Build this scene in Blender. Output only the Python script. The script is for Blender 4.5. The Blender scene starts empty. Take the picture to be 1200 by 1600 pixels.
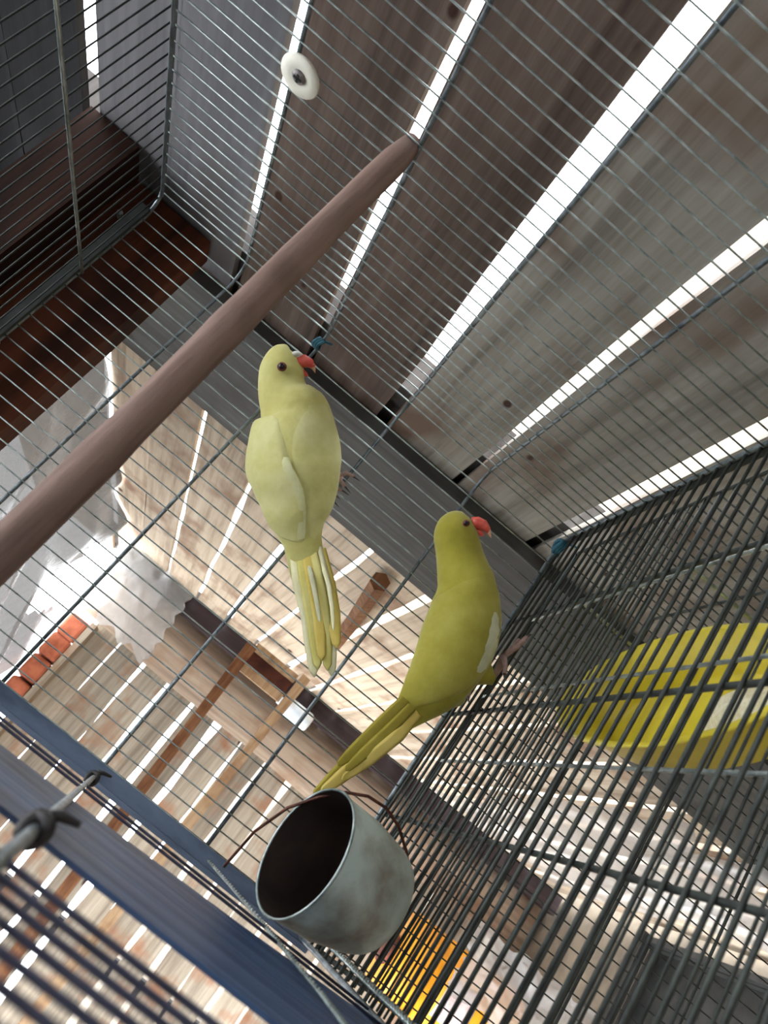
import bpy, bmesh, math, random
from mathutils import Vector, Matrix

random.seed(7)
S = bpy.context.scene
COL = S.collection

# ------------------------------------------------------------------ camera
# the phone is held tilted inside the cage; world Z is up, the cage's back wall is +Y, the plank wall is +X
FPX = 1272.209
CM = Matrix(((0.57472893, -0.29010452, -0.76519672),      # image right, in world axes
             (-0.71978972, 0.26566726, -0.6413452),       # image down
             (0.38934486, 0.91938037, -0.05612759)))      # viewing direction
cam = bpy.data.cameras.new('camera')
camo = bpy.data.objects.new('camera', cam)
COL.objects.link(camo)
r, d, w = CM[0], CM[1], CM[2]
camo.matrix_world = Matrix(((r[0], -d[0], -w[0], 0), (r[1], -d[1], -w[1], 0), (r[2], -d[2], -w[2], 0), (0, 0, 0, 1)))
cam.sensor_fit = 'VERTICAL'
cam.sensor_height = 36.0
cam.sensor_width = 27.0
cam.lens = FPX / 1600 * 36.0
cam.clip_start = 0.01
cam.dof.use_dof = True
cam.dof.focus_distance = 0.95
cam.dof.aperture_fstop = cam.lens / 1000 / 0.0022
S.camera = camo

# ------------------------------------------------------------------ sky, exposure
world = bpy.data.worlds.new('overcast_sky')
S.world = world
world.use_nodes = True
bg = world.node_tree.nodes['Background']
bg.inputs[0].default_value = (0.93, 0.97, 1.0, 1)
bg.inputs[1].default_value = 9.0
S.view_settings.view_transform = 'Standard'
S.view_settings.look = 'None'
S.view_settings.gamma = 1.0
S.view_settings.use_curve_mapping = False
S.view_settings.exposure = 0.2

# ------------------------------------------------------------------ helpers
def tag(o, label=None, cat=None, group=None, kind=None):
    if label: o['label'] = label
    if cat: o['category'] = cat
    if group: o['group'] = group
    if kind: o['kind'] = kind
    return o

def link(name, me, mat=None, parent=None, loc=None):
    o = bpy.data.objects.new(name, me)
    COL.objects.link(o)
    if mat is not None and me is not None and not me.materials:
        me.materials.append(mat)
    if parent is not None: o.parent = parent
    if loc is not None: o.location = loc
    return o

def empty(name, loc=(0, 0, 0)):
    o = bpy.data.objects.new(name, None)
    o.empty_display_size = 0.05
    COL.objects.link(o)
    o.location = loc
    return o

class MB:
    def __init__(s): s.v = []; s.f = []
    def add(s, v, f):
        n = len(s.v); s.v += [tuple(p) for p in v]; s.f += [[n + i for i in q] for q in f]
        return s
    def box(s, a, b):
        x0, y0, z0 = a; x1, y1, z1 = b
        return s.add([(x0, y0, z0), (x1, y0, z0), (x1, y1, z0), (x0, y1, z0), (x0, y0, z1), (x1, y0, z1), (x1, y1, z1), (x0, y1, z1)],
                     [(0, 3, 2, 1), (4, 5, 6, 7), (0, 1, 5, 4), (1, 2, 6, 5), (2, 3, 7, 6), (3, 0, 4, 7)])
    def tube(s, pts, rad, n=8, cap=True, closed=False):
        pts = [Vector(p) for p in pts]
        m = len(pts)
        rads = rad if isinstance(rad, (list, tuple)) else [rad] * m
        t0 = (pts[1] - pts[0]).normalized()
        up = Vector((0, 0, 1)) if abs(t0.z) < 0.9 else Vector((1, 0, 0))
        nrm = t0.cross(up).normalized()
        v = []; f = []
        for i in range(m):
            if closed: t = pts[(i + 1) % m] - pts[i - 1]
            elif i == 0: t = pts[1] - pts[0]
            elif i == m - 1: t = pts[-1] - pts[-2]
            else: t = pts[i + 1] - pts[i - 1]
            t.normalize()
            nrm = (nrm - t * nrm.dot(t)).normalized()
            bn = t.cross(nrm)
            for k in range(n):
                a = 2 * math.pi * k / n
                v.append(pts[i] + (nrm * math.cos(a) + bn * math.sin(a)) * rads[i])
        for i in range(m if closed else m - 1):
            j = (i + 1) % m
            for k in range(n):
                f.append((i * n + k, i * n + (k + 1) % n, j * n + (k + 1) % n, j * n + k))
        if cap and not closed:
            f.append(tuple(range(n))[::-1]); f.append(tuple(range((m - 1) * n, m * n)))
        return s.add(v, f)
    def mesh(s, name, smooth=False, mat=None):
        me = bpy.data.meshes.new(name)
        me.from_pydata(s.v, [], s.f)
        bm = bmesh.new(); bm.from_mesh(me); bmesh.ops.recalc_face_normals(bm, faces=bm.faces); bm.to_mesh(me); bm.free()
        if smooth: me.polygons.foreach_set('use_smooth', [True] * len(me.polygons))
        if mat: me.materials.append(mat)
        return me
    def build(s, name, mat, parent=None, smooth=False, loc=None):
        return link(name, s.mesh(name, smooth), mat, parent, loc)

def cam_pt(x, y, depth):
    """point that stands at a given depth in front of the phone (reference frame 1200x1600)"""
    c = ((x - 600) / FPX * depth, (y - 800) / FPX * depth, depth)
    return Vector([CM[0][i] * c[0] + CM[1][i] * c[1] + CM[2][i] * c[2] for i in range(3)])

# ------------------------------------------------------------------ materials
def srgb(r, g, b):
    return tuple(((c / 255) / 12.92 if c / 255 <= 0.04045 else ((c / 255 + 0.055) / 1.055) ** 2.4) for c in (r, g, b)) + (1,)

def new_mat(name):
    m = bpy.data.materials.new(name); m.use_nodes = True
    nt = m.node_tree
    return m, nt, nt.nodes['Principled BSDF']

def coords(nt, scale, rnd=True):
    tc = nt.nodes.new('ShaderNodeTexCoord')
    mp = nt.nodes.new('ShaderNodeMapping'); mp.inputs['Scale'].default_value = scale
    if rnd:
        oi = nt.nodes.new('ShaderNodeObjectInfo')
        mu = nt.nodes.new('ShaderNodeMath'); mu.operation = 'MULTIPLY'; mu.inputs[1].default_value = 37.0
        cb = nt.nodes.new('ShaderNodeCombineXYZ')
        nt.links.new(oi.outputs['Random'], mu.inputs[0])
        for i in range(3): nt.links.new(mu.outputs[0], cb.inputs[i])
        nt.links.new(cb.outputs[0], mp.inputs['Location'])
    nt.links.new(tc.outputs['Object'], mp.inputs['Vector'])
    return mp.outputs[0]

def ramp(nt, fac, stops):
    cr = nt.nodes.new('ShaderNodeValToRGB')
    e = cr.color_ramp.elements
    e[0].position, e[0].color = stops[0]
    e[1].position, e[1].color = stops[-1]
    for p, c in stops[1:-1]:
        q = e.new(p); q.color = c
    nt.links.new(fac, cr.inputs[0])
    return cr.outputs[0]

def noise(nt, vec, scale, detail=4, rough=0.6):
    n = nt.nodes.new('ShaderNodeTexNoise')
    n.inputs['Scale'].default_value = scale; n.inputs['Detail'].default_value = detail; n.inputs['Roughness'].default_value = rough
    nt.links.new(vec, n.inputs['Vector'])
    return n.outputs['Fac']

def mixc(nt, fac, a, b, mode='MIX'):
    m = nt.nodes.new('ShaderNodeMix'); m.data_type = 'RGBA'; m.blend_type = mode
    if isinstance(fac, (int, float)): m.inputs[0].default_value = fac
    else: nt.links.new(fac, m.inputs[0])
    for k, c in ((6, a), (7, b)):
        if isinstance(c, tuple): m.inputs[k].default_value = c
        else: nt.links.new(c, m.inputs[k])
    return m.outputs[2]

def bump(nt, bsdf, h, strength, dist=0.01):
    b = nt.nodes.new('ShaderNodeBump'); b.inputs['Strength'].default_value = strength; b.inputs['Distance'].default_value = dist
    nt.links.new(h, b.inputs['Height']); nt.links.new(b.outputs[0], bsdf.inputs['Normal'])

def wood(name, dark, mid, light, stretch=(30, 1.5, 30), vary=0.35, stain=None, rough=0.8, knots=None):
    m, nt, p = new_mat(name)
    v = coords(nt, stretch)
    g = noise(nt, v, 1.6, 6, 0.65)
    c = ramp(nt, g, [(0.25, dark), (0.5, mid), (0.75, light)])
    v2 = coords(nt, (5, 3, 5))
    s = noise(nt, v2, 1.5, 3, 0.6)
    sm = ramp(nt, s, [(0.52, (0, 0, 0, 1)), (0.70, (1, 1, 1, 1))])
    c = mixc(nt, sm, c, stain or dark)
    if knots:
        v3 = coords(nt, knots)
        vo = nt.nodes.new('ShaderNodeTexVoronoi'); vo.inputs['Scale'].default_value = 1.0
        nt.links.new(v3, vo.inputs['Vector'])
        km = ramp(nt, vo.outputs['Distance'], [(0.05, (1, 1, 1, 1)), (0.085, (0, 0, 0, 1))])
        c = mixc(nt, km, c, srgb(62, 38, 28))
    oi = nt.nodes.new('ShaderNodeObjectInfo')
    mr = nt.nodes.new('ShaderNodeMapRange'); mr.inputs[3].default_value = 1 - vary; mr.inputs[4].default_value = 1 + vary * 0.5
    nt.links.new(oi.outputs['Random'], mr.inputs[0])
    cb = nt.nodes.new('ShaderNodeCombineColor')
    for i in range(3): nt.links.new(mr.outputs[0], cb.inputs[i])
    c = mixc(nt, 1.0, c, cb.outputs[0], 'MULTIPLY')
    nt.links.new(c, p.inputs['Base Color'])
    p.inputs['Roughness'].default_value = rough
    p.inputs['Specular IOR Level'].default_value = 0.25
    bump(nt, p, g, 0.35, 0.004)
    return m

def mottled(name, a, b, scale=(6, 6, 6), rough=0.6, metal=0.0, bs=0.15, spec=0.5, detail=5, lo=0.35, hi=0.65):
    m, nt, p = new_mat(name)
    v = coords(nt, scale)
    n = noise(nt, v, 2.0, detail, 0.6)
    c = ramp(nt, n, [(lo, a), (hi, b)])
    nt.links.new(c, p.inputs['Base Color'])
    p.inputs['Roughness'].default_value = rough
    p.inputs['Metallic'].default_value = metal
    p.inputs['Specular IOR Level'].default_value = spec
    if bs: bump(nt, p, n, bs, 0.003)
    return m

M_plank = wood('lit_weathered_plank', srgb(140, 120, 102), srgb(200, 182, 160), srgb(222, 208, 188), (28, 1.2, 28), 0.25, srgb(150, 120, 98), knots=(6, 3.5, 6))  # far planks: the stronger daylight there is put into a lighter colour
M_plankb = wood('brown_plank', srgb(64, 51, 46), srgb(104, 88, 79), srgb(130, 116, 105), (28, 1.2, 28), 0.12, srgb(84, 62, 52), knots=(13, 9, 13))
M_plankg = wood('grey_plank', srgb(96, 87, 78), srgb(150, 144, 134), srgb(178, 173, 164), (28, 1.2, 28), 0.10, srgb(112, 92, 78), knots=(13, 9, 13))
M_farplank = wood('tan_plank', srgb(108, 96, 84), srgb(154, 143, 128), srgb(184, 174, 158), (1.2, 28, 28), 0.25, srgb(150, 108, 82), knots=(3.5, 6, 6))
M_grey = wood('grey_board', srgb(58, 57, 55), srgb(76, 75, 72), srgb(90, 89, 86), (28, 28, 1.2), 0.05, srgb(66, 62, 60))
M_bluegrey = wood('bluegrey_plank', srgb(90, 89, 93), srgb(112, 111, 114), srgb(130, 129, 133), (24, 1.2, 24), 0.08, srgb(104, 100, 100))
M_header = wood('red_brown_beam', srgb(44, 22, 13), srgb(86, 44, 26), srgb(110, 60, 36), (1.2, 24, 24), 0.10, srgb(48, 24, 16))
M_headerd = wood('shaded_beam', srgb(22, 12, 8), srgb(48, 25, 16), srgb(64, 36, 23), (1.2, 24, 24), 0.10, srgb(26, 14, 10))  # same beam wood, shade on the upper board put into the colour
M_roof = wood('dark_roof_board', srgb(46, 42, 40), srgb(74, 70, 68), srgb(92, 88, 86), (1.2, 24, 24), 0.2)
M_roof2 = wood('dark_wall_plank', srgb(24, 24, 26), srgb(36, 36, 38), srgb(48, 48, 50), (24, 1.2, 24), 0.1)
M_stud = wood('dark_stud_wood', srgb(36, 28, 30), srgb(56, 46, 48), srgb(70, 58, 58), (24, 24, 1.2), 0.1)
M_post = wood('round_post_wood', srgb(100, 84, 72), srgb(140, 122, 106), srgb(164, 148, 128), (16, 16, 1.0), 0.05, srgb(130, 104, 84))
M_stick = wood('perch_bark', srgb(100, 80, 72), srgb(138, 114, 104), srgb(158, 134, 122), (3, 40, 40), 0.05, srgb(92, 70, 60))
M_rack = wood('rusty_rail', srgb(72, 42, 24), srgb(122, 82, 54), srgb(150, 112, 82), (3, 30, 30), 0.15, srgb(90, 50, 28))
M_rack2 = wood('pale_rail', srgb(120, 90, 64), srgb(164, 136, 106), srgb(186, 160, 130), (3, 30, 30), 0.1, srgb(122, 82, 54))
M_bluewood = wood('sky_tinted_board', srgb(26, 40, 66), srgb(46, 68, 104), srgb(96, 128, 172), (60, 90, 1.0), 0.05, srgb(30, 40, 62), rough=0.45)  # skylight tint and pale streak highlights painted into the wood colour
M_wire = mottled('galvanised_wire', srgb(120, 132, 130), srgb(180, 190, 188), (40, 40, 40), 0.38, 0.75, 0.1)
M_bar = mottled('dull_crossbar', srgb(92, 102, 108), srgb(140, 150, 156), (40, 40, 40), 0.42, 0.7, 0.1)
M_floorwire = mottled('shaded_floor_wire', srgb(40, 44, 42), srgb(70, 76, 72), (30, 30, 30), 0.6, 0.35, 0.15)  # wire darkened in colour so it stands as an unlit silhouette
M_nearwire = mottled('shaded_near_wire', srgb(46, 48, 66), srgb(70, 74, 96), (30, 30, 30), 0.6, 0.3, 0.1)  # galvanised wire too; its bluish silhouette is painted into the colour
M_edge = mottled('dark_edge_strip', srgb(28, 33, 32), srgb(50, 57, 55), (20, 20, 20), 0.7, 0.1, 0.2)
M_bluebar = mottled('sky_tinted_corner_bar', srgb(72, 88, 112), srgb(104, 120, 146), (20, 20, 6), 0.5, 0.1, 0.2)  # blue cast of skylit shade put into the base colour
M_white = mottled('ivory_plastic', srgb(232, 230, 214), srgb(246, 244, 232), (20, 20, 20), 0.4, 0, 0.05)
M_screw = mottled('dark_screw', srgb(96, 88, 88), srgb(142, 134, 134), (90, 90, 90), 0.5, 0.3, 0.1)
M_tin = mottled('stained_tin', srgb(124, 110, 94), srgb(180, 192, 184), (9, 9, 9), 0.5, 0.15, 0.12, lo=0.30, hi=0.56)
M_tinshade = mottled('shaded_tin_inside', srgb(34, 26, 22), srgb(62, 48, 40), (12, 12, 12), 0.55, 0.2, 0.1)  # shade inside the can put into a dark brown colour
M_rust = mottled('rusty_wire', srgb(66, 34, 26), srgb(106, 62, 46), (50, 50, 50), 0.6, 0.5, 0.2)
M_dark = mottled('black_tie', srgb(22, 20, 22), srgb(42, 38, 40), (60, 60, 60), 0.6, 0, 0.2)
M_blue = mottled('blue_string', srgb(24, 72, 92), srgb(52, 112, 132), (60, 60, 60), 0.7, 0, 0.2)
M_terra = mottled('terracotta', srgb(146, 74, 50), srgb(190, 110, 80), (10, 10, 10), 0.85, 0, 0.3)
M_yellow = mottled('yellow_plastic', srgb(208, 190, 44), srgb(232, 214, 70), (5, 5, 5), 0.4, 0, 0.03)
M_orange = mottled('orange_plastic', srgb(226, 142, 24), srgb(246, 176, 44), (5, 5, 5), 0.4, 0, 0.03)
M_label = mottled('pale_label', srgb(196, 172, 172), srgb(220, 200, 198), (20, 20, 20), 0.6, 0, 0)
M_black = mottled('black_plastic', srgb(26, 27, 28), srgb(48, 48, 46), (12, 12, 12), 0.5, 0, 0.1)
M_ground = mottled('dry_earth', srgb(92, 82, 70), srgb(126, 114, 98), (3, 3, 3), 0.95, 0, 0.4)
M_feed = mottled('pale_feed', srgb(214, 206, 170), srgb(236, 230, 206), (90, 90, 90), 0.9, 0, 0.5)
M_redpanel = mottled('rust_red_board', srgb(70, 34, 28), srgb(110, 60, 46), (8, 8, 8), 0.8, 0, 0.2)
M_whiteplastic = mottled('milky_plastic', srgb(206, 220, 232), srgb(232, 240, 248), (9, 9, 9), 0.35, 0, 0.05)

def plastic_mat(name, col, transp, rough=0.25):
    m, nt, p = new_mat(name)
    out = nt.nodes['Material Output']
    v = coords(nt, (3, 3, 3))
    n = noise(nt, v, 2.5, 6, 0.7)
    c = ramp(nt, n, [(0.3, tuple(x * 0.7 for x in col[:3]) + (1,)), (0.7, col)])
    tl = nt.nodes.new('ShaderNodeBsdfTranslucent'); nt.links.new(c, tl.inputs[0])
    p.inputs['Roughness'].default_value = rough
    nt.links.new(c, p.inputs['Base Color'])
    bump(nt, p, n, 0.5, 0.02)
    a = nt.nodes.new('ShaderNodeMixShader'); a.inputs[0].default_value = 0.5
    nt.links.new(p.outputs[0], a.inputs[1]); nt.links.new(tl.outputs[0], a.inputs[2])
    t = nt.nodes.new('ShaderNodeBsdfTransparent')
    b = nt.nodes.new('ShaderNodeMixShader'); b.inputs[0].default_value = transp
    nt.links.new(a.outputs[0], b.inputs[1]); nt.links.new(t.outputs[0], b.inputs[2])
    nt.links.new(b.outputs[0], out.inputs['Surface'])
    return m
M_sheet = plastic_mat('cloudy_plastic_sheet', srgb(70, 68, 67), 0.02)
M_clear = plastic_mat('crinkled_clear_plastic', srgb(214, 214, 214), 0.30, 0.12)

# ------------------------------------------------------------------ the shed
FLOOR = -1.6
WX = 0.53          # inner face of the plank wall
WT = 0.012
FY = 3.30          # inner face of the far wall

g = MB()
n = 24
for i in range(n + 1):
    for j in range(n + 1):
        x = -14 + 28 * i / n; y = -12 + 28 * j / n
        g.v.append((x, y, FLOOR - 0.01 + (random.uniform(-.02, .008) if 0 < i < n else 0)))
for i in range(n):
    for j in range(n):
        a = i * (n + 1) + j
        g.f.append([a, a + n + 1, a + n + 2, a + 1])
tag(g.build('floor', M_ground), 'bare dry earth floor running out under the shed walls', 'floor', kind='structure')

def plank_mesh(name, L, W, T, axis, seed, jit=0.0025, seg=9):
    """board along local X or Y with slightly wandering edges, origin at its centre"""
    rnd = random.Random(seed)
    mb = MB()
    v = []
    for i in range(seg + 1):
        u = -L / 2 + L * i / seg
        lo = -W / 2 + rnd.uniform(-jit, jit); hi = W / 2 + rnd.uniform(-jit, jit)
        for (t, z) in ((-T / 2, lo), (T / 2, lo), (T / 2, hi), (-T / 2, hi)):
            v.append((t, u, z) if axis == 'Y' else (u, t, z))
    f = []
    for i in range(seg):
        for k in range(4):
            f.append((i * 4 + k, i * 4 + (k + 1) % 4, (i + 1) * 4 + (k + 1) % 4, (i + 1) * 4 + k))
    f.append((0, 1, 2, 3)); f.append((seg * 4, seg * 4 + 1, seg * 4 + 2, seg * 4 + 3))
    mb.add(v, f)
    return mb.mesh(name)

# right wall: outer studs carry the planks
st = MB()
for y0, y1 in ((-1.3, -1.22), (0.925, 1.30), (3.22, 3.34)):
    st.box((WX + WT + 0.002, y0, FLOOR), (WX + WT + 0.06, y1, 0.95))
wall_right = tag(st.build('wall_right', M_roof), 'plank wall with daylight between its boards beside the cage', 'wall', kind='structure')
gaps = [(0.93, .004), (0.795, .004), (0.662, .004), (0.527, .030), (0.405, .0), (0.2875, .0125), (0.152, .0125), (0.020, .0185), (-0.113, .0125),
        (-0.252, .019), (-0.370, .016), (-0.500, .013), (-0.632, .014), (-0.765, .02), (-0.90, .02), (-1.03, .024), (-1.165, .024), (-1.30, .03), (-1.43, .026), (-1.57, .02)]
YA, YB = -1.3, FY
for i in range(len(gaps) - 1):
    (z1, w1), (z0, w0) = gaps[i], gaps[i + 1]
    hi = z1 - w1 / 2; lo = z0 + w0 / 2
    if abs(z1 - 0.527) < .001 or abs(z1 - 0.405) < .001:
        me = plank_mesh('plank', 1.0 + 1.3, hi - lo, WT, 'Y', i, 0.0012)
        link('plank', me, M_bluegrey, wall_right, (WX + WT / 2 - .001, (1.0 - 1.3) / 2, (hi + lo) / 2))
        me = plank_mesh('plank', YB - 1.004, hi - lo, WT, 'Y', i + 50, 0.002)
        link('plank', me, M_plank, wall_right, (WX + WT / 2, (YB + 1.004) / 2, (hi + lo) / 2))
    else:
        YM = 1.18 + random.uniform(-.08, .08)      # invented joint behind the upright, where the plank colour turns to the lit tone
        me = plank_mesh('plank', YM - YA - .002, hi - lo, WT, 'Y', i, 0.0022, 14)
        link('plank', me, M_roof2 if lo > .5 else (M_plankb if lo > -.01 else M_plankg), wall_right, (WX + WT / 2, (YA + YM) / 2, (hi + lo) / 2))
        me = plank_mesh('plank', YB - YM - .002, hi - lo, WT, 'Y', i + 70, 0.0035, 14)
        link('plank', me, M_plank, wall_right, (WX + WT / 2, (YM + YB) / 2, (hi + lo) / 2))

# wide grey upright board fixed to the wall behind the cage
tag(MB().box((WX - 0.024, 1.005, FLOOR), (WX - 0.001, 1.365, 0.47)).build('upright_board', M_grey),
    'wide grey upright board fixed to the plank wall behind the cage', 'board')

# far wall
st = MB()
for x0, x1 in ((-1.7, -1.62), (-.62, -.56), (0.47, 0.53)):
    st.box((x0, FY + WT + 0.002, FLOOR), (x1, FY + 0.07, 0.39))
wall_back = tag(st.build('wall_back', M_roof), 'far plank wall of tan boards with bright slits', 'wall', kind='structure')
fg = [(0.395, 0), (0.275, .002), (0.155, .006), (0.031, .024), (-0.087, .022), (-0.21, .026), (-0.33, .004), (-0.453, .022), (-0.57, .022), (-0.69, .006),
      (-0.81, .022), (-0.93, .01), (-1.05, .02), (-1.18, .004), (-1.3, .01), (-1.44, .01), (-1.58, .01)]
for i in range(len(fg) - 1):
    (z1, w1), (z0, w0) = fg[i], fg[i + 1]
    hi = z1 - w1 / 2; lo = z0 + w0 / 2
    me = plank_mesh('plank', 0.54 + 1.7, hi - lo, WT, 'X', 100 + i, 0.006, 16)
    link('plank', me, M_farplank, wall_back, ((0.54 - 1.7) / 2, FY + WT / 2, (hi + lo) / 2))

# roof over the near half
rf = MB()
for x in (-.62, -.1, .47):
    rf.box((x, -1.4, 0.80), (x + .06, 1.30, 0.90))
ceiling = tag(rf.build('ceiling', M_header), 'dark board roof over the cage', 'ceiling', kind='structure')
y = -1.4
k = 0
while y < 1.28:
    me = plank_mesh('board', 1.26, 0.148, 0.018, 'X', 200 + k, 0.002, 6)
    link('board', me, M_roof, ceiling, (-0.04, y + 0.074, 0.912))
    y += 0.15; k += 1
for i in range(3):      # fascia boards added to keep sky light out of the roof space
    me = plank_mesh('board', 1.26, 0.148, 0.018, 'X', 260 + i, 0.001, 6)
    link('board', me, M_roof, ceiling, (-0.04, 1.315, 0.83 - 0.15 * i))

# unseen left and front walls, added to dim the near half; doorway sized for fill
def boarded(name, label, a, b, axis, at, spans):
    st = MB()
    for u in (a, (a + b) / 2, b - .06):
        if axis == 'Y': st.box((at - .07, u, FLOOR), (at - .015, u + .06, .80))
        else: st.box((u, at - .07, FLOOR), (u + .06, at - .015, .80))
    w_ = tag(st.build(name, M_roof), label, 'wall', kind='structure')
    k = 0
    for u0, u1, z0, z1 in spans:
        z = z0
        while z < z1 - .02:
            h_ = min(.15, z1 - z)
            me = plank_mesh('plank', u1 - u0, h_ - .003, .014, axis, 300 + k, .001, 6)
            c = (u0 + u1) / 2
            link('plank', me, M_roof, w_, (at, c, z + h_ / 2) if axis == 'Y' else (c, at, z + h_ / 2))
            z += .15; k += 1
    return w_
boarded('shade_wall_left', 'unseen dark boarded wall added to shade the near left of the shed', -1.4, 1.85, 'Y', -.56, [(-1.4, 1.85, -1.0, .90)])
boarded('shade_wall_front', 'unseen dark front wall added behind the viewer, its doorway sized for the light', -.56, .53, 'X', -1.4, [(.15, .53, FLOOR, .90), (-.56, -.20, FLOOR, .90), (-.20, .15, .15, .90)])

# ------------------------------------------------------------------ header beam (two boards) behind the cage top
hb = empty('header_beam', (0.0, 0.93, 0.33))
tag(hb, 'dark red-brown header of two stacked boards above the cage back', 'beam')
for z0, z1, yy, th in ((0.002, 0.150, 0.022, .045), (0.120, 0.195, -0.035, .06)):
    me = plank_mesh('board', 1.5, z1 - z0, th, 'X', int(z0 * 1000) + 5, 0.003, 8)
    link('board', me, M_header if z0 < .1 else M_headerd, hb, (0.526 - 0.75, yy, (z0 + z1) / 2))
nl = MB(); nl.tube([(0.47, -0.010, 0.10), (0.47, 0.001, 0.10)], 0.004, 8)
nl.build('nail_head', M_wire, hb)

# ------------------------------------------------------------------ far corner: round post, bricks, rack, plastic
pp = MB()
pts = []; rr = []
for i in range(15):
    z = FLOOR + (0.44 - FLOOR) * i / 14
    pts.append((0.385 + 0.010 * math.sin(z * 3), 3.155, z)); rr.append(0.127 + 0.006 * math.sin(z * 7 + 1))
pp.tube(pts, rr, 28)
tag(MB().box((.455, 2.97, FLOOR), (.528, 3.02, .46)).build('corner_stud', M_stud), 'dark upright stud beside the round post in the far corner', 'stud')
tag(pp.build('round_post', M_post, smooth=True), 'thick round wooden post in the far corner', 'post')

bx = -0.13
for i in range(4):
    b = MB().box((-0.046, -0.05, -0.04), (0.046, 0.05, 0.04))
    o = b.build('brick', M_terra, loc=(bx + 0.045 + 0.0965 * i, FY + 0.0 - 0.055 + 0.07 * 0, 0.437))
    o.rotation_euler = (0, 0, random.uniform(-.15, .15))
    bv = o.modifiers.new('bevel', 'BEVEL'); bv.width = 0.012; bv.segments = 2
    tag(o, ['terracotta brick at the left end of the row on the far wall', 'second terracotta brick from the left on the far wall',
            'third terracotta brick from the left on the far wall', 'terracotta brick nearest the round post on the far wall'][i], 'brick', 'terracotta bricks on the far wall')
# ledge the bricks rest on
tag(MB().box((-1.0, FY - 0.115, 0.372), (0.26, FY - 0.002, 0.395)).build('ledge_board', M_farplank), 'narrow tan ledge board along the top of the far wall', 'board')

rack = empty('wooden_rack', (0.0, 2.66, -0.3)); tag(rack, 'brown wooden rack with two long rails in front of the round post', 'rack')
for (za, zb, m, xr) in ((0.155, 0.19, M_rack, 0.475), (0.012, 0.042, M_rack2, 0.50)):
    me = plank_mesh('rail', 2.0, zb - za, 0.03, 'X', int(za * 999), 0.002, 8)
    o = link('rail', me, m, rack, (xr - 1.0, 0, (za + zb) / 2))
    o.rotation_euler = (0, 0.03 * (-1 if za > .1 else 1), 0)
for xx in (0.40, 0.478):
    MB().box((xx - 0.014, 0.016, 0.02), (xx + 0.014, 0.034, 0.19)).build('rung', M_rack2, rack)
MB().box((0.405, 0.04, 0.02), (0.47, 0.055, 0.21)).build('back_panel', M_redpanel, rack)

# wooden stick slanting down the wall
sk = MB().tube([(0.503, 1.46, -0.166), (0.505, 1.75, -0.205), (0.503, 2.06, -0.240)], 0.020, 6)
tag(sk.build('wall_batten', M_rack), 'short brown wooden stick slanting across the tan planks', 'stick')

# cloudy plastic sheet slung under the open far half
def sheet(name, x0, x1, y0, y1, nx, ny, zf, keep, mat):
    mb = MB(); idx = {}
    for i in range(nx + 1):
        for j in range(ny + 1):
            x = x0 + (x1 - x0) * i / nx; y = y0 + (y1 - y0) * j / ny
            idx[i, j] = len(mb.v); mb.v.append((x, y, zf(x, y)))
    for i in range(nx):
        for j in range(ny):
            x = x0 + (x1 - x0) * (i + .5) / nx; y = y0 + (y1 - y0) * (j + .5) / ny
            if keep(x, y): mb.f.append([idx[i, j], idx[i + 1, j], idx[i + 1, j + 1], idx[i, j + 1]])
    return mb.build(name, mat, smooth=True)
def zf(x, y):
    return 0.505 + 0.02 * math.sin(x * 9 + y * 2.2) + 0.014 * math.sin(y * 13 + 3 * math.sin(x * 5)) + 0.008 * math.sin(x * 31 + y * 17) + 0.05 * max(0, -x)
def keep(x, y):
    e = 2.74 + 0.05 * math.sin(x * 23) + 0.03 * math.sin(x * 57 + 1)
    return not (x > 0.17 + 0.03 * math.sin(y * 19) and y > e + max(0, .3 * (x - .3)))
tag(sheet('plastic_sheet', -1.3, 0.524, 1.36, 3.24, 74, 76, zf, keep, M_sheet), 'cloudy grey plastic sheet slung as a ceiling beyond the brown header', 'plastic sheet')

# torn flap of plastic over the post top
def crumple(name, c, ux, uy, nrm, nx, ny, amp, mat, seed):
    rnd = random.Random(seed); ph = [rnd.uniform(0, 6) for _ in range(8)]
    c, ux, uy, nrm = Vector(c), Vector(ux), Vector(uy), Vector(nrm)
    mb = MB()
    for i in range(nx + 1):
        for j in range(ny + 1):
            u = i / nx - .5; v = j / ny - .5
            h = amp * (math.sin(u * 9 + ph[0] + 2 * math.sin(v * 7 + ph[1])) + .6 * math.sin(v * 17 + ph[2] + u * 5) + .4 * abs(math.sin(u * 23 + v * 19 + ph[3])) + rnd.uniform(-.35, .35))
            e = 1 + 0.10 * math.sin(v * 21 + ph[4]) + .05 * math.sin(u * 31 + ph[5])
            p = c + ux * u * e + uy * v * e + nrm * h
            mb.v.append(tuple(p))
    for i in range(nx):
        for j in range(ny):
            a = i * (ny + 1) + j
            mb.f.append([a, a + ny + 1, a + ny + 2, a + 1])
    o = mb.build(name, mat, smooth=True)
    return o
tag(crumple('plastic_flap', (0.40, 2.94, 0.30), (0.30, 0, 0.03), (0.02, -0.03, 0.30), (0, -1, 0), 22, 24, 0.010, M_clear, 3),
    'torn crinkled clear plastic flap hanging over the round post', 'plastic sheet')
tag(crumple('plastic_drape', (0.487, 2.0, -1.12), (0, 1.25, -0.02), (-0.02, 0, 0.52), (-1, 0, 0), 40, 26, 0.010, M_clear, 5),
    'shiny clear plastic drape hanging low on the plank wall', 'plastic sheet')
tag(crumple('plastic_bag', (0.13, 2.45, -1.35), (0.20, 0, 0.02), (0.0, 0.02, 0.46), (0, -1, 0), 22, 36, 0.016, M_clear, 9),
    'crumpled clear plastic bag beside the orange drum', 'plastic bag')

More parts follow.
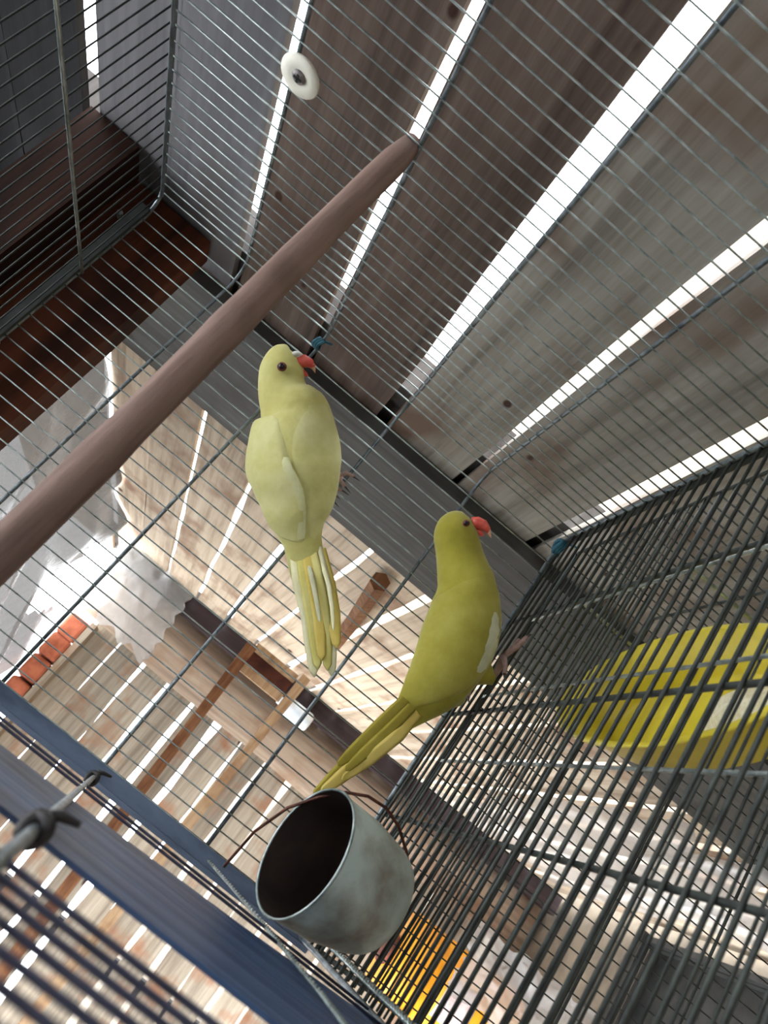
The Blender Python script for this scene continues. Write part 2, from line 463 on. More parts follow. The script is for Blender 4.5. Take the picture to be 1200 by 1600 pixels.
# orange drum on the floor
dr = empty('orange_drum', (0.02, 2.92, FLOOR)); tag(dr, 'orange plastic drum standing on the floor by the far wall', 'drum')
mb = MB(); R_ = 0.15
prof = [(0.0, 0.0), (0.14, 0.0), (0.15, 0.015), (0.15, 0.14), (0.144, 0.15), (0.15, 0.16), (0.15, 0.33), (0.144, 0.34), (0.15, 0.35), (0.15, 0.455), (0.142, 0.475), (0.06, 0.48), (0.0, 0.48)]
def lathe(mb, prof, n=28, c=(0, 0, 0)):
    v = []; f = []
    for r_, z_ in prof:
        for k in range(n):
            a = 2 * math.pi * k / n
            v.append((c[0] + r_ * math.cos(a), c[1] + r_ * math.sin(a), c[2] + z_))
    for i in range(len(prof) - 1):
        for k in range(n):
            f.append((i * n + k, i * n + (k + 1) % n, (i + 1) * n + (k + 1) % n, (i + 1) * n + k))
    mb.add(v, f)
    return mb
lathe(mb, prof); mb.build('body', M_orange, dr, True)
mb = MB(); lathe(mb, [(0.0, 0.478), (0.05, 0.478), (0.055, 0.485), (0.055, 0.502), (0.045, 0.508), (0, 0.508)], 16); mb.build('cap', M_redpanel, dr, True)
mb = MB()
v = []; f = []
for i in range(7):
    a = math.radians(-122 + 9 * i)
    for z in (0.19, 0.31): v.append((0.1525 * math.cos(a), 0.1525 * math.sin(a), z))
for i in range(6): f.append((2 * i, 2 * i + 2, 2 * i + 3, 2 * i + 1))
mb.add(v, f); mb.build('label', M_label, dr, True)

# black crate with holes on the floor under the wall
cr = empty('black_crate', (0.27, 2.0, FLOOR)); tag(cr, 'black slatted plastic crate on the floor under the plank wall', 'crate')
MB().box((-.2, -.3, 0.0), (.2, .3, .02)).build('base', M_black, cr)
for s in (-1, 1):
    for z in (.035, .075):
        MB().box((-.2, s * .3 - .008, z - .014), (.2, s * .3 + .008, z + .014)).build('slat', M_black, cr)
        MB().box((s * .2 - .008, -.3, z - .014), (s * .2 + .008, .3, z + .014)).build('slat', M_black, cr)
    for t in (-1, 1):
        MB().box((s * .2 - .014, t * .3 - .014, 0), (s * .2 + .014, t * .3 + .014, .10)).build('corner_post', M_black, cr)

# white plastic jug strapped to the round post
jg = empty('white_jug', (0.43, 2.93, -0.44)); tag(jg, 'milky white plastic jug hanging on the round post', 'jug')
mb = MB(); lathe(mb, [(0, 0), (0.030, 0.0), (0.035, 0.01), (0.035, 0.09), (0.030, 0.11), (0.016, 0.125), (0.015, 0.14), (0, 0.14)], 18); mb.build('body', M_whiteplastic, jg, True)
mb = MB(); mb.tube([(0, -.015, .135), (0, .01, .16), (0, .05, .17), (0, .095, .165)], 0.004, 6); mb.build('hanger', M_rust, jg, True)

# ------------------------------------------------------------------ the cage
CX0, CX1 = -0.035, 0.484
CY0, CY1 = -0.10, 0.856
LV = [0.0055 + 0.1245 * k for k in range(-2, 4)]
Z0, Z1 = LV[0], LV[-1]
RW = 0.00086
cage = empty('bird_cage', (0.22, 0.4, Z0))
tag(cage, 'galvanised wire bird cage holding the two yellow parakeets', 'cage')
def loc(p): return Vector(p) - Vector(cage.location)
def part(name, mb, mat, parent=cage, smooth=True):
    # geometry is given in world axes; shift it into the cage's frame
    o = cage.location
    mb.v = [(p[0] - o[0], p[1] - o[1], p[2] - o[2]) for p in mb.v]
    return mb.build(name, mat, parent, smooth)

# horizontal hoops run round near side, back and wall side with bent corners
def hoop_pts(z, near=True, inset=0.0, rad=0.03):
    x0, x1, y1 = CX0 + inset, CX1 - inset, CY1 - inset
    pts = [(x1, CY0, z), (x1, CY0 + .4, z), (x1, y1 - rad, z)]
    for i in range(1, 6):
        a = i / 6 * math.pi / 2
        pts.append((x1 - rad + rad * math.cos(a), y1 - rad + rad * math.sin(a), z))
    pts += [(x1 - rad, y1, z), ((x0 + x1) / 2, y1, z), (x0 + 0.012, y1, z)]
    if not near: return pts
    for i in range(1, 4):
        a = math.pi / 2 + i / 4 * math.pi / 2
        pts.append((x0 + .012 + .012 * math.cos(a), y1 - .012 + .012 * math.sin(a), z))
    pts += [(x0, y1 - .012, z), (x0, CY0 + .4, z), (x0, CY0, z)]
    return pts
for k, z in enumerate(LV):
    part('hoop', MB().tube(hoop_pts(z + random.uniform(-.001, .001), k in (0, 2, 4, 5)), 0.0021 if k not in (0, 5) else 0.0026, 8), M_bar)

def wire_mesh(name, a, b, rad, mat, n=6, bow=0.0):
    a, b = Vector(a), Vector(b)
    mb = MB()
    pts = [a.lerp(b, i / 4) + Vector((bow, bow, 0)) * math.sin(i / 4 * math.pi) for i in range(5)]
    mb.tube(pts, rad, n)
    return mb.mesh(name, True, mat)

# panels: a frame mesh for each side, its wires are its own children
def panel(name, mb):
    return part(name, mb, M_bar)
IN = 0.0028
p_wall = panel('wall_side_panel', MB().tube([(CX1, CY0, Z0), (CX1, CY0, Z1)], .0026).tube([(CX1 - .006, CY0, Z1 - .004), (CX1 - .006, CY1 - .02, Z1 - .004)], .0022))
vw = [wire_mesh('wire', (0, 0, Z0), (0, 0, Z1), RW, M_wire, 6, b) for b in (0, .0006, -.0006)]
def add_wire(me, parent, x, y, z, rx=0.0, ry=0.0):
    o = bpy.data.objects.new('wire', me); COL.objects.link(o); o.parent = parent
    o.location = Vector((x, y, z)) - Vector(cage.location)
    o.rotation_euler = (rx, ry, 0)
    return o
y = CY1 - 0.022
while y > CY0:
    add_wire(random.choice(vw), p_wall, CX1 - IN, y + random.uniform(-.0008, .0008), 0, random.uniform(-.002, .002))
    y -= 0.0169
p_back = panel('back_panel', MB().tube([(CX0 + .01, CY1, Z0), (CX0 + .01, CY1, Z1)], .0024))
x = CX0 + 0.0115
while x < CX1 - 0.012:
    add_wire(random.choice(vw), p_back, x + random.uniform(-.0008, .0008), CY1 - IN, 0, 0, random.uniform(-.002, .002))
    x += 0.01745
p_near = panel('near_side_panel', MB().tube([(CX0, CY0, Z0), (CX0, CY0, Z1)], .0026))
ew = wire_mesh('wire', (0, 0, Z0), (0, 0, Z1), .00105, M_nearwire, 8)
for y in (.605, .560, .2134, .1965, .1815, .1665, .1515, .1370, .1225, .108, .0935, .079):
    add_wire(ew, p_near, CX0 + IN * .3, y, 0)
# blue-grey grooved board closing the middle of the near side, its far edge cut on a slant
bb = MB(); v = []; f = []
NB = 16
def far_edge(z):
    return .455 if z > .10 else .455 + (.10 - z) * .22 + max(0, -.06 - z) * .28
for i in range(NB + 1):
    t = i / NB
    for z in (Z0 - .004, -.12, .0, .15, Z1 + .01):
        yy = .315 + (far_edge(z) * 1.07 - .315) * t
        x_ = CX0 - .0025 - (.0009 if i % 3 == 1 else .0) - (.0008 if i in (0, NB) else 0)
        v.append((x_, yy, z)); v.append((CX0 - .0055, yy, z))
for i in range(NB):
    for k in range(4):
        a = i * 10 + k * 2; b = a + 10
        f += [(a, b, b + 2, a + 2), (a + 1, a + 3, b + 3, b + 1)]
    a = i * 10; b = a + 10
    f += [(a, a + 1, b + 1, b), (a + 8, b + 8, b + 9, a + 9)]
for base in (0, NB * 10):
    for k in range(4): a = base + k * 2; f.append((a, a + 2, a + 3, a + 1))
sb = part('side_board', bb.add(v, f), M_bluewood, smooth=False)
sb['label'] = 'blue-grey grooved board in the near side of the cage'
ZS = 0.0
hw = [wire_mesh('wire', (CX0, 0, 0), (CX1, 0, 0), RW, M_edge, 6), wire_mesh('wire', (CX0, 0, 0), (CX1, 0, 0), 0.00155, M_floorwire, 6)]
def yrod(x, z, r_=0.0019): return MB().tube([(x, CY0, z), (x, CY0 + .4, z + .0004), (x, CY1, z)], r_)
p_top = panel('top_panel', MB().tube([(CX0, CY0, Z1), (CX1, CY0, Z1)], .0026))
for x in (0.105, 0.228, 0.350): part('crossbar', yrod(x, Z1 - .0035), M_wire, p_top)
y = CY1 - 0.014
while y > CY0:
    add_wire(hw[0], p_top, 0, y, Z1)
    y -= 0.0175
p_floor = part('floor_panel', MB().tube([(CX0, CY0, Z0), (CX1, CY0, Z0)], .0026), M_floorwire)
for x in (0.1025, 0.2285, 0.357): part('crossbar', yrod(x, Z0 - .0036, .0023), M_floorwire, p_floor)
y = CY1 - 0.014
while y > CY0:
    add_wire(hw[1], p_floor, 0, y + random.uniform(-.0012, .0012), Z0)
    y -= 0.018
# dark strip along the back top edge, blue-grey angle on the near back corner
part('edge_strip', MB().box((CX0, CY1 - .008, Z1 - .002), (CX1 - .022, CY1 + .004, Z1 + .012)), M_edge, smooth=False)
part('corner_bar', MB().box((CX0 - .009, CY1 - .004, Z0 - .012), (CX0 + .011, CY1 + .006, Z1 + .004)).box((CX0 - .009, CY1 - .012, Z0 - .012), (CX0 - .004, CY1 + .006, Z1 + .004)), M_bluebar, smooth=False)
part('bottom_rail', MB().tube([(CX1 + .002, CY0, Z0 - .006), (CX1 + .002, CY1 - .01, Z0 - .006)], .0045).tube([(CX0 + .01, CY1 + .002, Z0 - .004), (CX1 - .02, CY1 + .002, Z0 - .004)], .0028), M_edge)

# clips and ties
def tie(name, pts, rad, mat, label, cat, grp=None):
    mb = MB().tube(pts, rad, 8)
    return tag(mb.build(name, mat, smooth=True), label, cat, grp)
def ring_pts(c, rx, ry, axis, n=14):
    out = []
    for i in range(n):
        a = 2 * math.pi * i / n
        if axis == 'Y': out.append((c[0] + rx * math.cos(a), c[1] + .0015 * math.sin(2 * a), c[2] + ry * math.sin(a)))
        elif axis == 'X': out.append((c[0] + .0015 * math.sin(2 * a), c[1] + rx * math.cos(a), c[2] + ry * math.sin(a)))
        else: out.append((c[0] + rx * math.cos(a), c[1] + ry * math.sin(a), c[2] + .0015 * math.sin(2 * a)))
    return out
def knot(name, c, axis, mat, label, size=.006, rad=.0022):
    mb = MB()
    for k in range(3):
        q = (c[0] + (k - 1) * rad * (1.3 if axis == 'X' else 0), c[1] + (k - 1) * rad * (1.3 if axis == 'Y' else 0), c[2] + (k - 1) * rad * (1.3 if axis == 'Z' else 0))
        mb.tube(ring_pts(q, size, size * .8, axis), rad, 7, closed=True)
    e = Vector(c)
    mb.tube([e + Vector((size, 0, 0)), e + Vector((size * 1.6, size * .6, -size * .8)), e + Vector((size * 1.9, size * .3, -size * 2.2))], [rad, rad * .9, rad * .5], 6)
    return tag(mb.build(name, mat, smooth=True), label, 'tie')
knot('wire_tie', (CX0, 0.742, LV[2]), 'Y', M_dark, 'small black tie on the near side crossbar, close to the blue corner bar', .0052, .002)
knot('wire_tie', (CX0, 0.292, LV[2]), 'Y', M_dark, 'larger black tie on the near side crossbar at the edge of the blue board', .0045, .0022)
knot('wire_tie', (CX1 - .016, CY1 - .012, Z0 + .002), 'Z', M_blue, 'blue string tie at the lower back corner by the plank wall', .009, .0026)
knot('wire_tie', (CX1 - .016, CY1 - .012, LV[3] + .002), 'Z', M_blue, 'pale blue tie on the corner hoop beside the red beak', .006, .0022)

# ------------------------------------------------------------------ washer screwed on the wall side
ws = empty('washer', (CX1 - .008, 0.537, 0.2435)); tag(ws, 'round ivory plastic washer screwed to the wall side of the cage', 'washer')
mb = MB()
def lathex(mb, prof, n=30):
    v = []; f = []
    for r_, h in prof:
        for k in range(n):
            a = 2 * math.pi * k / n
            v.append((-h, r_ * math.cos(a), r_ * math.sin(a)))
    for i in range(len(prof) - 1):
        for k in range(n): f.append((i * n + k, i * n + (k + 1) % n, (i + 1) * n + (k + 1) % n, (i + 1) * n + k))
    return mb.add(v, f)
lathex(mb, [(0.0, -.002), (0.0185, -.002), (0.0195, 0), (0.0188, 0.0014), (0.0100, 0.0020), (0.0074, 0.0012), (0, 0.0010)]); mb.build('disc', M_white, ws, True)
mb = MB(); lathex(mb, [(0.0066, 0.0009), (0.0064, 0.0026), (0.004, 0.0036), (0.0, 0.0038)], 18); sc = mb.build('screw_head', M_screw, ws, True)
mb = MB().box((-.0045, -.0038, -.0010), (-.0030, .0038, .0010)).box((-.0045, -.0010, -.0038), (-.0030, .0010, .0038)); mb.build('cross_slot', M_black, sc)
mb = MB(); mb.tube([(-.001, 0, 0), (.012, 0, 0)], .0018, 8); mb.build('shank', M_wire, ws, True)

# ------------------------------------------------------------------ perch
pts = []; rr = []
rnd = random.Random(4)
for i in range(21):
    t = i / 20
    x = CX1 + 0.004 - (CX1 + 0.004 - (CX0 + .001)) * t
    pts.append((x, 0.5225 + 0.0025 * math.sin(t * 7), 0.137 + 0.003 * math.sin(t * 5 + 1) - .002))
    rr.append(0.0118 + 0.0022 * t + rnd.uniform(-.0004, .0004) + (0.0010 if i in (9, 14) else 0) - (0.003 if i == 0 else 0))
tag(MB().tube(pts, rr, 18).build('perch', M_stick, smooth=True), 'long brown wooden stick perch crossing the cage from the plank wall side', 'perch')

# ------------------------------------------------------------------ tin can cup
can = empty('tin_can', (0.0, 0, 0)); tag(can, 'stained open tin can used as a seed cup low in the cage', 'can')
CR, CH = 0.0482, 0.076; CB = 0.041
mb = MB(); lathe(mb, [(CR - .0006, CH), (CR, CH - .001), (CR - .001, CH * .5), (CB + .001, 0.008), (CB - .002, 0.0), (0, 0.0)], 44)
mb.build('body', M_tin, can, True)
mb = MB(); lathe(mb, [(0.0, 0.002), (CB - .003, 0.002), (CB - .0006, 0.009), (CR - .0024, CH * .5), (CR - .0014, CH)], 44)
mb.build('inner_wall', M_tinshade, can, True)
mb = MB(); mb.tube([(CR * math.cos(2 * math.pi * i / 44), CR * math.sin(2 * math.pi * i / 44), CH) for i in range(44)], .0011, 6, closed=True)
mb.build('rim', M_wire, can, True)
AXW = Vector((-0.06, -0.33, 0.942)).normalized()
can.rotation_euler = AXW.to_track_quat('Z', 'Y').to_euler()
can.location = cam_pt(476, 1330, .585) - AXW * CH
# wire loop that holds the can to the cage
lp = [cam_pt(x, y, dd) for x, y, dd in ((350, 1354, .66), (398, 1299, .645), (450, 1262, .632), (500, 1245, .622), (540, 1238, .618), (575, 1244, .622), (603, 1262, .63), (622, 1290, .636), (635, 1330, .64), (641, 1375, .64), (638, 1420, .635))]
tag(MB().tube(lp, .0013, 7).build('wire_loop', M_rust, smooth=True), 'rusty wire loop bent over the rim of the tin can', 'wire')

# twisted wires near the can
def twist(name, pts, r_, sep, turns, label):
    pts = [Vector(p) for p in pts]
    root = empty(name, tuple(pts[-1])); tag(root, label, 'wire')
    for s in (0, math.pi):
        out = []
        N = turns * 8
        for i in range(N + 1):
            t = i / N * (len(pts) - 1); k = min(int(t), len(pts) - 2)
            p = pts[k].lerp(pts[k + 1], t - k)
            tg = (pts[k + 1] - pts[k]).normalized(); a = tg.cross(Vector((1, 0, 0))).normalized(); b = tg.cross(a)
            an = 2 * math.pi * turns * i / N + s
            out.append(p + (a * math.cos(an) + b * math.sin(an)) * sep - pts[-1])
        MB().tube(out, r_, 6).build('strand', M_wire, root, True)
twist('twisted_wire', [(-0.033, 0.846, -0.128), (-0.0335, 0.62, -0.150), (-0.033, 0.45, -0.154), (-0.033, 0.33, -0.150)], .0008, .0008, 40, 'bright twisted wire slanting in front of the blue board')
twist('twisted_wire', [(-0.022, 0.78, Z0 + .004), (-0.022, 0.50, Z0 + .004)], .0013, .0013, 24, 'dull twisted wire along the bottom edge below the tin can')

# ------------------------------------------------------------------ lower cage
LX0, LX1, LZ0, LZ1 = CX0, CX1, -0.86, -0.268
lc = empty('lower_cage', (0.22, 0.4, LZ0)); tag(lc, 'second wire cage standing below the floor of the bird cage', 'cage')
def lpart(name, mb, mat, parent=lc, smooth=True):
    o = lc.location
    mb.v = [(p[0] - o[0], p[1] - o[1], p[2] - o[2]) for p in mb.v]
    return mb.build(name, mat, parent, smooth)
def lwire(me, parent, x, y, z):
    o = bpy.data.objects.new('wire', me); COL.objects.link(o); o.parent = parent
    o.location = Vector((x, y, z)) - Vector(lc.location)
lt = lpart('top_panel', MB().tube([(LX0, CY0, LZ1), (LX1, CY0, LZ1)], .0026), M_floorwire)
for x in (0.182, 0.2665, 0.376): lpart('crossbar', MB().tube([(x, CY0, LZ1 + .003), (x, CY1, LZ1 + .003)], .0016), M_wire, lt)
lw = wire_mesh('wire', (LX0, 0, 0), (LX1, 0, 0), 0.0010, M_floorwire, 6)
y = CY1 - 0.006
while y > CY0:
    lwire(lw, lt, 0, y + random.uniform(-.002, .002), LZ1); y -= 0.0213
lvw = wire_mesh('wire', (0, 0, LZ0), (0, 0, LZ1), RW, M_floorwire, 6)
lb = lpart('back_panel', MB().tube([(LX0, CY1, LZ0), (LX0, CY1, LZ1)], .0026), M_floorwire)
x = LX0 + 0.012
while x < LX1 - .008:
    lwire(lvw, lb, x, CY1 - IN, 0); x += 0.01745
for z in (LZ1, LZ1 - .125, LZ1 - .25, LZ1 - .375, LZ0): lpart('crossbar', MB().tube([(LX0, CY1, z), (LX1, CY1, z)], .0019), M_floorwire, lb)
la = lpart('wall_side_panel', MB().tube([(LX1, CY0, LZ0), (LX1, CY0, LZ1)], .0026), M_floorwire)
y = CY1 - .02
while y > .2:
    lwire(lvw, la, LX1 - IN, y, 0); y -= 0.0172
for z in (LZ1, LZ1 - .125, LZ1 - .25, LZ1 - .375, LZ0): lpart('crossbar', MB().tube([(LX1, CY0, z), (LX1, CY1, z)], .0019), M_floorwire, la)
lpart('floor_tray', MB().box((LX0, CY0, LZ0 - .012), (LX1, CY1, LZ0 - .004)), M_edge, smooth=False)
for x in (LX0 + .015, LX1 - .015):
    for y in (CY0 + .015, CY1 - .015):
        lpart('leg', MB().box((x - .012, y - .012, FLOOR), (x + .012, y + .012, LZ0 - .013)), M_rack, smooth=False)

# yellow basin in the lower cage
yb = empty('yellow_tray', (0.322, 0.655, -0.395)); tag(yb, 'long yellow plastic feed tray hung under the roof of the lower cage', 'tray')
def oval(prof):
    mb = MB(); lathe(mb, prof, 40)
    mb.v = [(x_ * .62, y_ * 1.75, z_) for x_, y_, z_ in mb.v]
    return mb
oval([(0, 0), (.080, 0), (.087, .004), (.100, .050), (.108, .053), (.108, .056), (.098, .055), (.084, .008), (.079, .004), (0, .004)]).build('tub', M_yellow, yb, True)
mb = oval([(0, .030), (.03, .024), (.05, .006), (.052, .003)]); mb.v = [(a_, b_ * .8 - .075, c_) for a_, b_, c_ in mb.v]; mb.build('feed', M_feed, yb, True)
for sy in (-.09, .09):
    MB().tube([(.058, sy, .052), (.059, sy, .124), (.055, sy, .130), (.050, sy, .124)], .0018, 6).build('hook', M_wire, yb, True)

# ------------------------------------------------------------------ birds
def feather_mat(name, dark, mid, light, scale=60):
    m, nt, p = new_mat(name)
    v = coords(nt, (1, 1, 1), False)
    n1 = noise(nt, v, 22, 5, 0.6)
    c = ramp(nt, n1, [(0.32, dark), (0.5, mid), (0.70, light)])
    vo = nt.nodes.new('ShaderNodeTexVoronoi'); vo.inputs['Scale'].default_value = scale * 2.2
    nt.links.new(v, vo.inputs['Vector'])
    nt.links.new(c, p.inputs['Base Color'])
    p.inputs['Roughness'].default_value = 0.85
    p.inputs['Specular IOR Level'].default_value = 0.15
    p.inputs['Sheen Weight'].default_value = 0.25
    p.inputs['Subsurface Weight'].default_value = 0.0
    bump(nt, p, vo.outputs['Distance'], 0.18, 0.002)
    return m
F1 = feather_mat('pale_yellow_feathers', srgb(190, 183, 108), srgb(204, 198, 124), srgb(216, 211, 144))
F1w = feather_mat('pale_wing_feathers', srgb(192, 187, 116), srgb(208, 203, 136), srgb(220, 217, 160))
F2 = feather_mat('deep_yellow_feathers', srgb(138, 130, 42), srgb(151, 143, 50), srgb(163, 156, 66))
F2w = feather_mat('deep_wing_feathers', srgb(140, 132, 48), srgb(154, 146, 58), srgb(168, 161, 78))
FT = [mottled('tail_' + s, a, b, (14, 14, 14), 0.8, 0, 0.05, 0.2) for s, a, b in (
    ('lemon', srgb(204, 194, 110), srgb(216, 208, 138)), ('amber', srgb(200, 176, 86), srgb(214, 194, 110)),
    ('cream', srgb(222, 216, 168), srgb(236, 232, 198)), ('ashy', srgb(186, 186, 150), srgb(206, 204, 172)), ('olive', srgb(146, 132, 48), srgb(166, 152, 64)))]
M_beak = mottled('red_beak', srgb(206, 72, 62), srgb(228, 104, 88), (60, 60, 60), 0.4, 0, 0.05)
M_beaktip = mottled('horn_beak_tip', srgb(206, 150, 120), srgb(230, 190, 160), (60, 60, 60), 0.4, 0, 0.05)
M_cere = mottled('pale_cere', srgb(206, 206, 196), srgb(228, 226, 220), (60, 60, 60), 0.6, 0, 0.05)
M_eye = mottled('dark_eye', srgb(20, 10, 10), srgb(34, 14, 14), (60, 60, 60), 0.12, 0, 0)
M_eyering = mottled('red_eye_ring', srgb(92, 34, 30), srgb(120, 54, 44), (60, 60, 60), 0.5, 0, 0)
M_foot = mottled('grey_pink_foot', srgb(150, 122, 116), srgb(182, 152, 144), (60, 60, 60), 0.7, 0, 0.2)
M_claw = mottled('dark_claw', srgb(60, 50, 48), srgb(84, 72, 68), (60, 60, 60), 0.5, 0, 0)

IMX = Vector(CM[0]); IMY = Vector(CM[1]); IMZ = Vector(CM[2])

class Spine:
    """a bird's trunk as a run of oval cross-sections: (x, y, half width, depth, flatness)"""
    def __init__(s, st, dense=4):
        # resample with Catmull-Rom for a smooth skin
        out = []
        for i in range(len(st) - 1):
            p0 = st[max(i - 1, 0)]; p1 = st[i]; p2 = st[i + 1]; p3 = st[min(i + 2, len(st) - 1)]
            for k in range(dense):
                t = k / dense
                out.append(tuple(0.5 * ((2 * b) + (-a + c) * t + (2 * a - 5 * b + 4 * c - e) * t * t + (-a + 3 * b - 3 * c + e) * t ** 3) for a, b, c, e in zip(p0, p1, p2, p3)))
        out.append(st[-1]); s.st = out
        s.fr = []
        n = len(out)
        for i in range(n):
            a = out[max(i - 1, 0)]; b = out[min(i + 1, n - 1)]
            tx, ty = b[0] - a[0], b[1] - a[1]; L = math.hypot(tx, ty) or 1
            nx, ny = -ty / L, tx / L          # image normal: left of travel (image right when going down is negative)
            c = cam_pt(out[i][0], out[i][1], out[i][3])
            h = max(out[i][2], 0.05) * out[i][3] / FPX
            s.fr.append((c, (IMX * nx + IMY * ny) * -1, h, h * out[i][4]))   # side vector: image right for a spine running down
    def pt(s, i, ang, k=1.0):
        """ang 0 = image-left side, 90 = towards the phone, 180 = image-right side"""
        k0 = max(0, min(int(i), len(s.fr) - 2)); t_ = i - k0
        c, nrm, h, hd = (p + (q - p) * t_ for p, q in zip(s.fr[k0], s.fr[k0 + 1]))
        a = math.radians(ang)
        return c - nrm * (math.cos(a) * h * k) - IMZ * (math.sin(a) * hd * k)
    def mesh(s, mb, n=28):
        v = []; f = []
        m = len(s.fr)
        for i in range(m):
            for k in range(n): v.append(s.pt(i, 360 * k / n))
        for i in range(m - 1):
            for k in range(n): f.append((i * n + k, i * n + (k + 1) % n, (i + 1) * n + (k + 1) % n, (i + 1) * n + k))
        f.append(tuple(range(n))); f.append(tuple(range((m - 1) * n, m * n)))
        return mb.add(v, f)
    def find(s, y):
        for i in range(len(s.st) - 1):
            a, b = s.st[i][1], s.st[i + 1][1]
            if a <= y <= b: return i + (y - a) / max(b - a, 1e-6)
        return 0.0 if y < s.st[0][1] else float(len(s.st) - 1)

def wing_mesh(sp, rows, nphi=14, lift=0.07, steep=(6, 6)):
    """rows: (y, angle_a, angle_b, lift scale); a raised shell over the trunk, feather edges tucked in"""
    mb = MB(); v = []; f = []
    R = []
    for i in range(len(rows) - 1):
        for k in range(4):
            t = k / 4; R.append(tuple(a + (b - a) * t for a, b in zip(rows[i], rows[i + 1])))
    R.append(rows[-1])
    for (y, a0, a1, l) in R:
        # interpolate between stations
        i = sp.find(y)
        for k in range(nphi + 1):
            t = k / nphi
            e = min(1.0, t * steep[0], (1 - t) * steep[1])
            kk = 1.0 - 0.012 + (lift * l + 0.012) * (e ** 0.5)
            v.append(sp.pt(i, a0 + (a1 - a0) * t, kk))
    m = len(R); w_ = nphi + 1
    for i in range(m - 1):
        for k in range(nphi): f.append((i * w_ + k, i * w_ + k + 1, (i + 1) * w_ + k + 1, (i + 1) * w_ + k))
    return mb.add(v, f)

def blob_path(mb, pts, n=14, flat=1.0):
    """tapered tube through (x, y, radius px, depth)"""
    P = [cam_pt(x, y, dd) for x, y, r_, dd in pts]
    R_ = [max(r_, .15) * dd / FPX for x, y, r_, dd in pts]
    return mb.tube(P, R_, n)

def ellipsoid(mb, c, ax, n=14, m=9):
    v = []; f = []
    for i in range(m + 1):
        t = math.pi * i / m
        for k in range(n):
            a = 2 * math.pi * k / n
            v.append(Vector(c) + ax[0] * math.sin(t) * math.cos(a) + ax[1] * math.sin(t) * math.sin(a) + ax[2] * math.cos(t))
    for i in range(m):
        for k in range(n): f.append((i * n + k, i * n + (k + 1) % n, (i + 1) * n + (k + 1) % n, (i + 1) * n + k))
    return mb.add(v, f)

def feather(name, pts, parent, mat, bulge=.0007):
    """blade through (x, y, half width px, depth), slightly roofed along its shaft"""
    mb = MB(); v = []; f = []
    n = len(pts)
    for i, (x, y, h, dd) in enumerate(pts):
        a = pts[max(i - 1, 0)]; b = pts[min(i + 1, n - 1)]
        tx, ty = b[0] - a[0], b[1] - a[1]; L = math.hypot(tx, ty) or 1
        nv = IMX * (-ty / L) + IMY * (tx / L)
        c = cam_pt(x, y, dd); w_ = h * dd / FPX
        v += [c - nv * w_, c - nv * w_ * .5 - IMZ * bulge * .7, c - IMZ * bulge, c + nv * w_ * .5 - IMZ * bulge * .7, c + nv * w_, c + IMZ * .0006]
    for i in range(n - 1):
        for k in range(6): f.append((i * 6 + k, i * 6 + (k + 1) % 6, (i + 1) * 6 + (k + 1) % 6, (i + 1) * 6 + k))
    f.append(tuple(range(6))); f.append(tuple(range((n - 1) * 6, n * 6)))
    o = place(name, mb.add(v, f), mat, parent)
    return o

def place(name, mb, mat, parent, smooth=True, keep=None):
    o = Vector(parent_origin(parent))
    mb.v = [tuple(Vector(p) - o) for p in mb.v]
    ob = mb.build(name, mat, parent, smooth)
    return ob
def parent_origin(p):
    q = Vector(p.location)
    while p.parent: p = p.parent; q = q + Vector(p.location)
    return q

def eye(parent, x, y, dd, r_px):
    c = cam_pt(x, y, dd); r_ = r_px * dd / FPX
    ring = place('eye_ring', ellipsoid(MB(), c, (IMX * r_ * 1.25, IMY * r_ * 1.2, IMZ * r_ * .5)), M_eyering, parent)
    place('eye', ellipsoid(MB(), c - IMZ * r_ * .35, (IMX * r_ * .85, IMY * r_ * .85, IMZ * r_ * .55)), M_eye, parent)

# ---- bird on the back crossbar, seen from behind
b1 = empty('parakeet', tuple(cam_pt(520, 772, .925)))
tag(b1, 'pale yellow parakeet with red beak clinging to the back wires, tail hanging down', 'bird')
o1 = [(545, 438, 462, .905), (551, 424, 470, .905), (563, 413.5, 474, .905), (578, 406, 476, .903), (595, 403.5, 476, .902), (614, 402.5, 483, .90), (632, 402, 501, .897), (644, 401, 514, .895), (655, 397.5, 521, .893),
      (670, 393.5, 526, .89), (698, 390, 531, .887), (717, 389, 532, .885), (732, 391, 532, .882), (754, 400, 529, .878), (782, 410, 522, .872), (809, 420, 512, .868), (828, 431, 506, .864), (846, 441, 503.5, .861), (866, 447, 506, .859), (890, 452, 510, .857), (915, 461, 512, .855), (935, 470, 510, .853)]
st1 = [(452, 543.5, 1.0, .905, 1.0)] + [((a + b) / 2, y, (b - a) / 2, dd, .86 if y < 640 else (.78 if y < 760 else (.68 if y < 815 else max(.12, .62 - (y - 815) * .0062)))) for y, a, b, dd in o1] + [(491, 952, 4, .851, .12)]
sp1 = Spine(st1)
body1 = place('body', sp1.mesh(MB()), F1, b1)
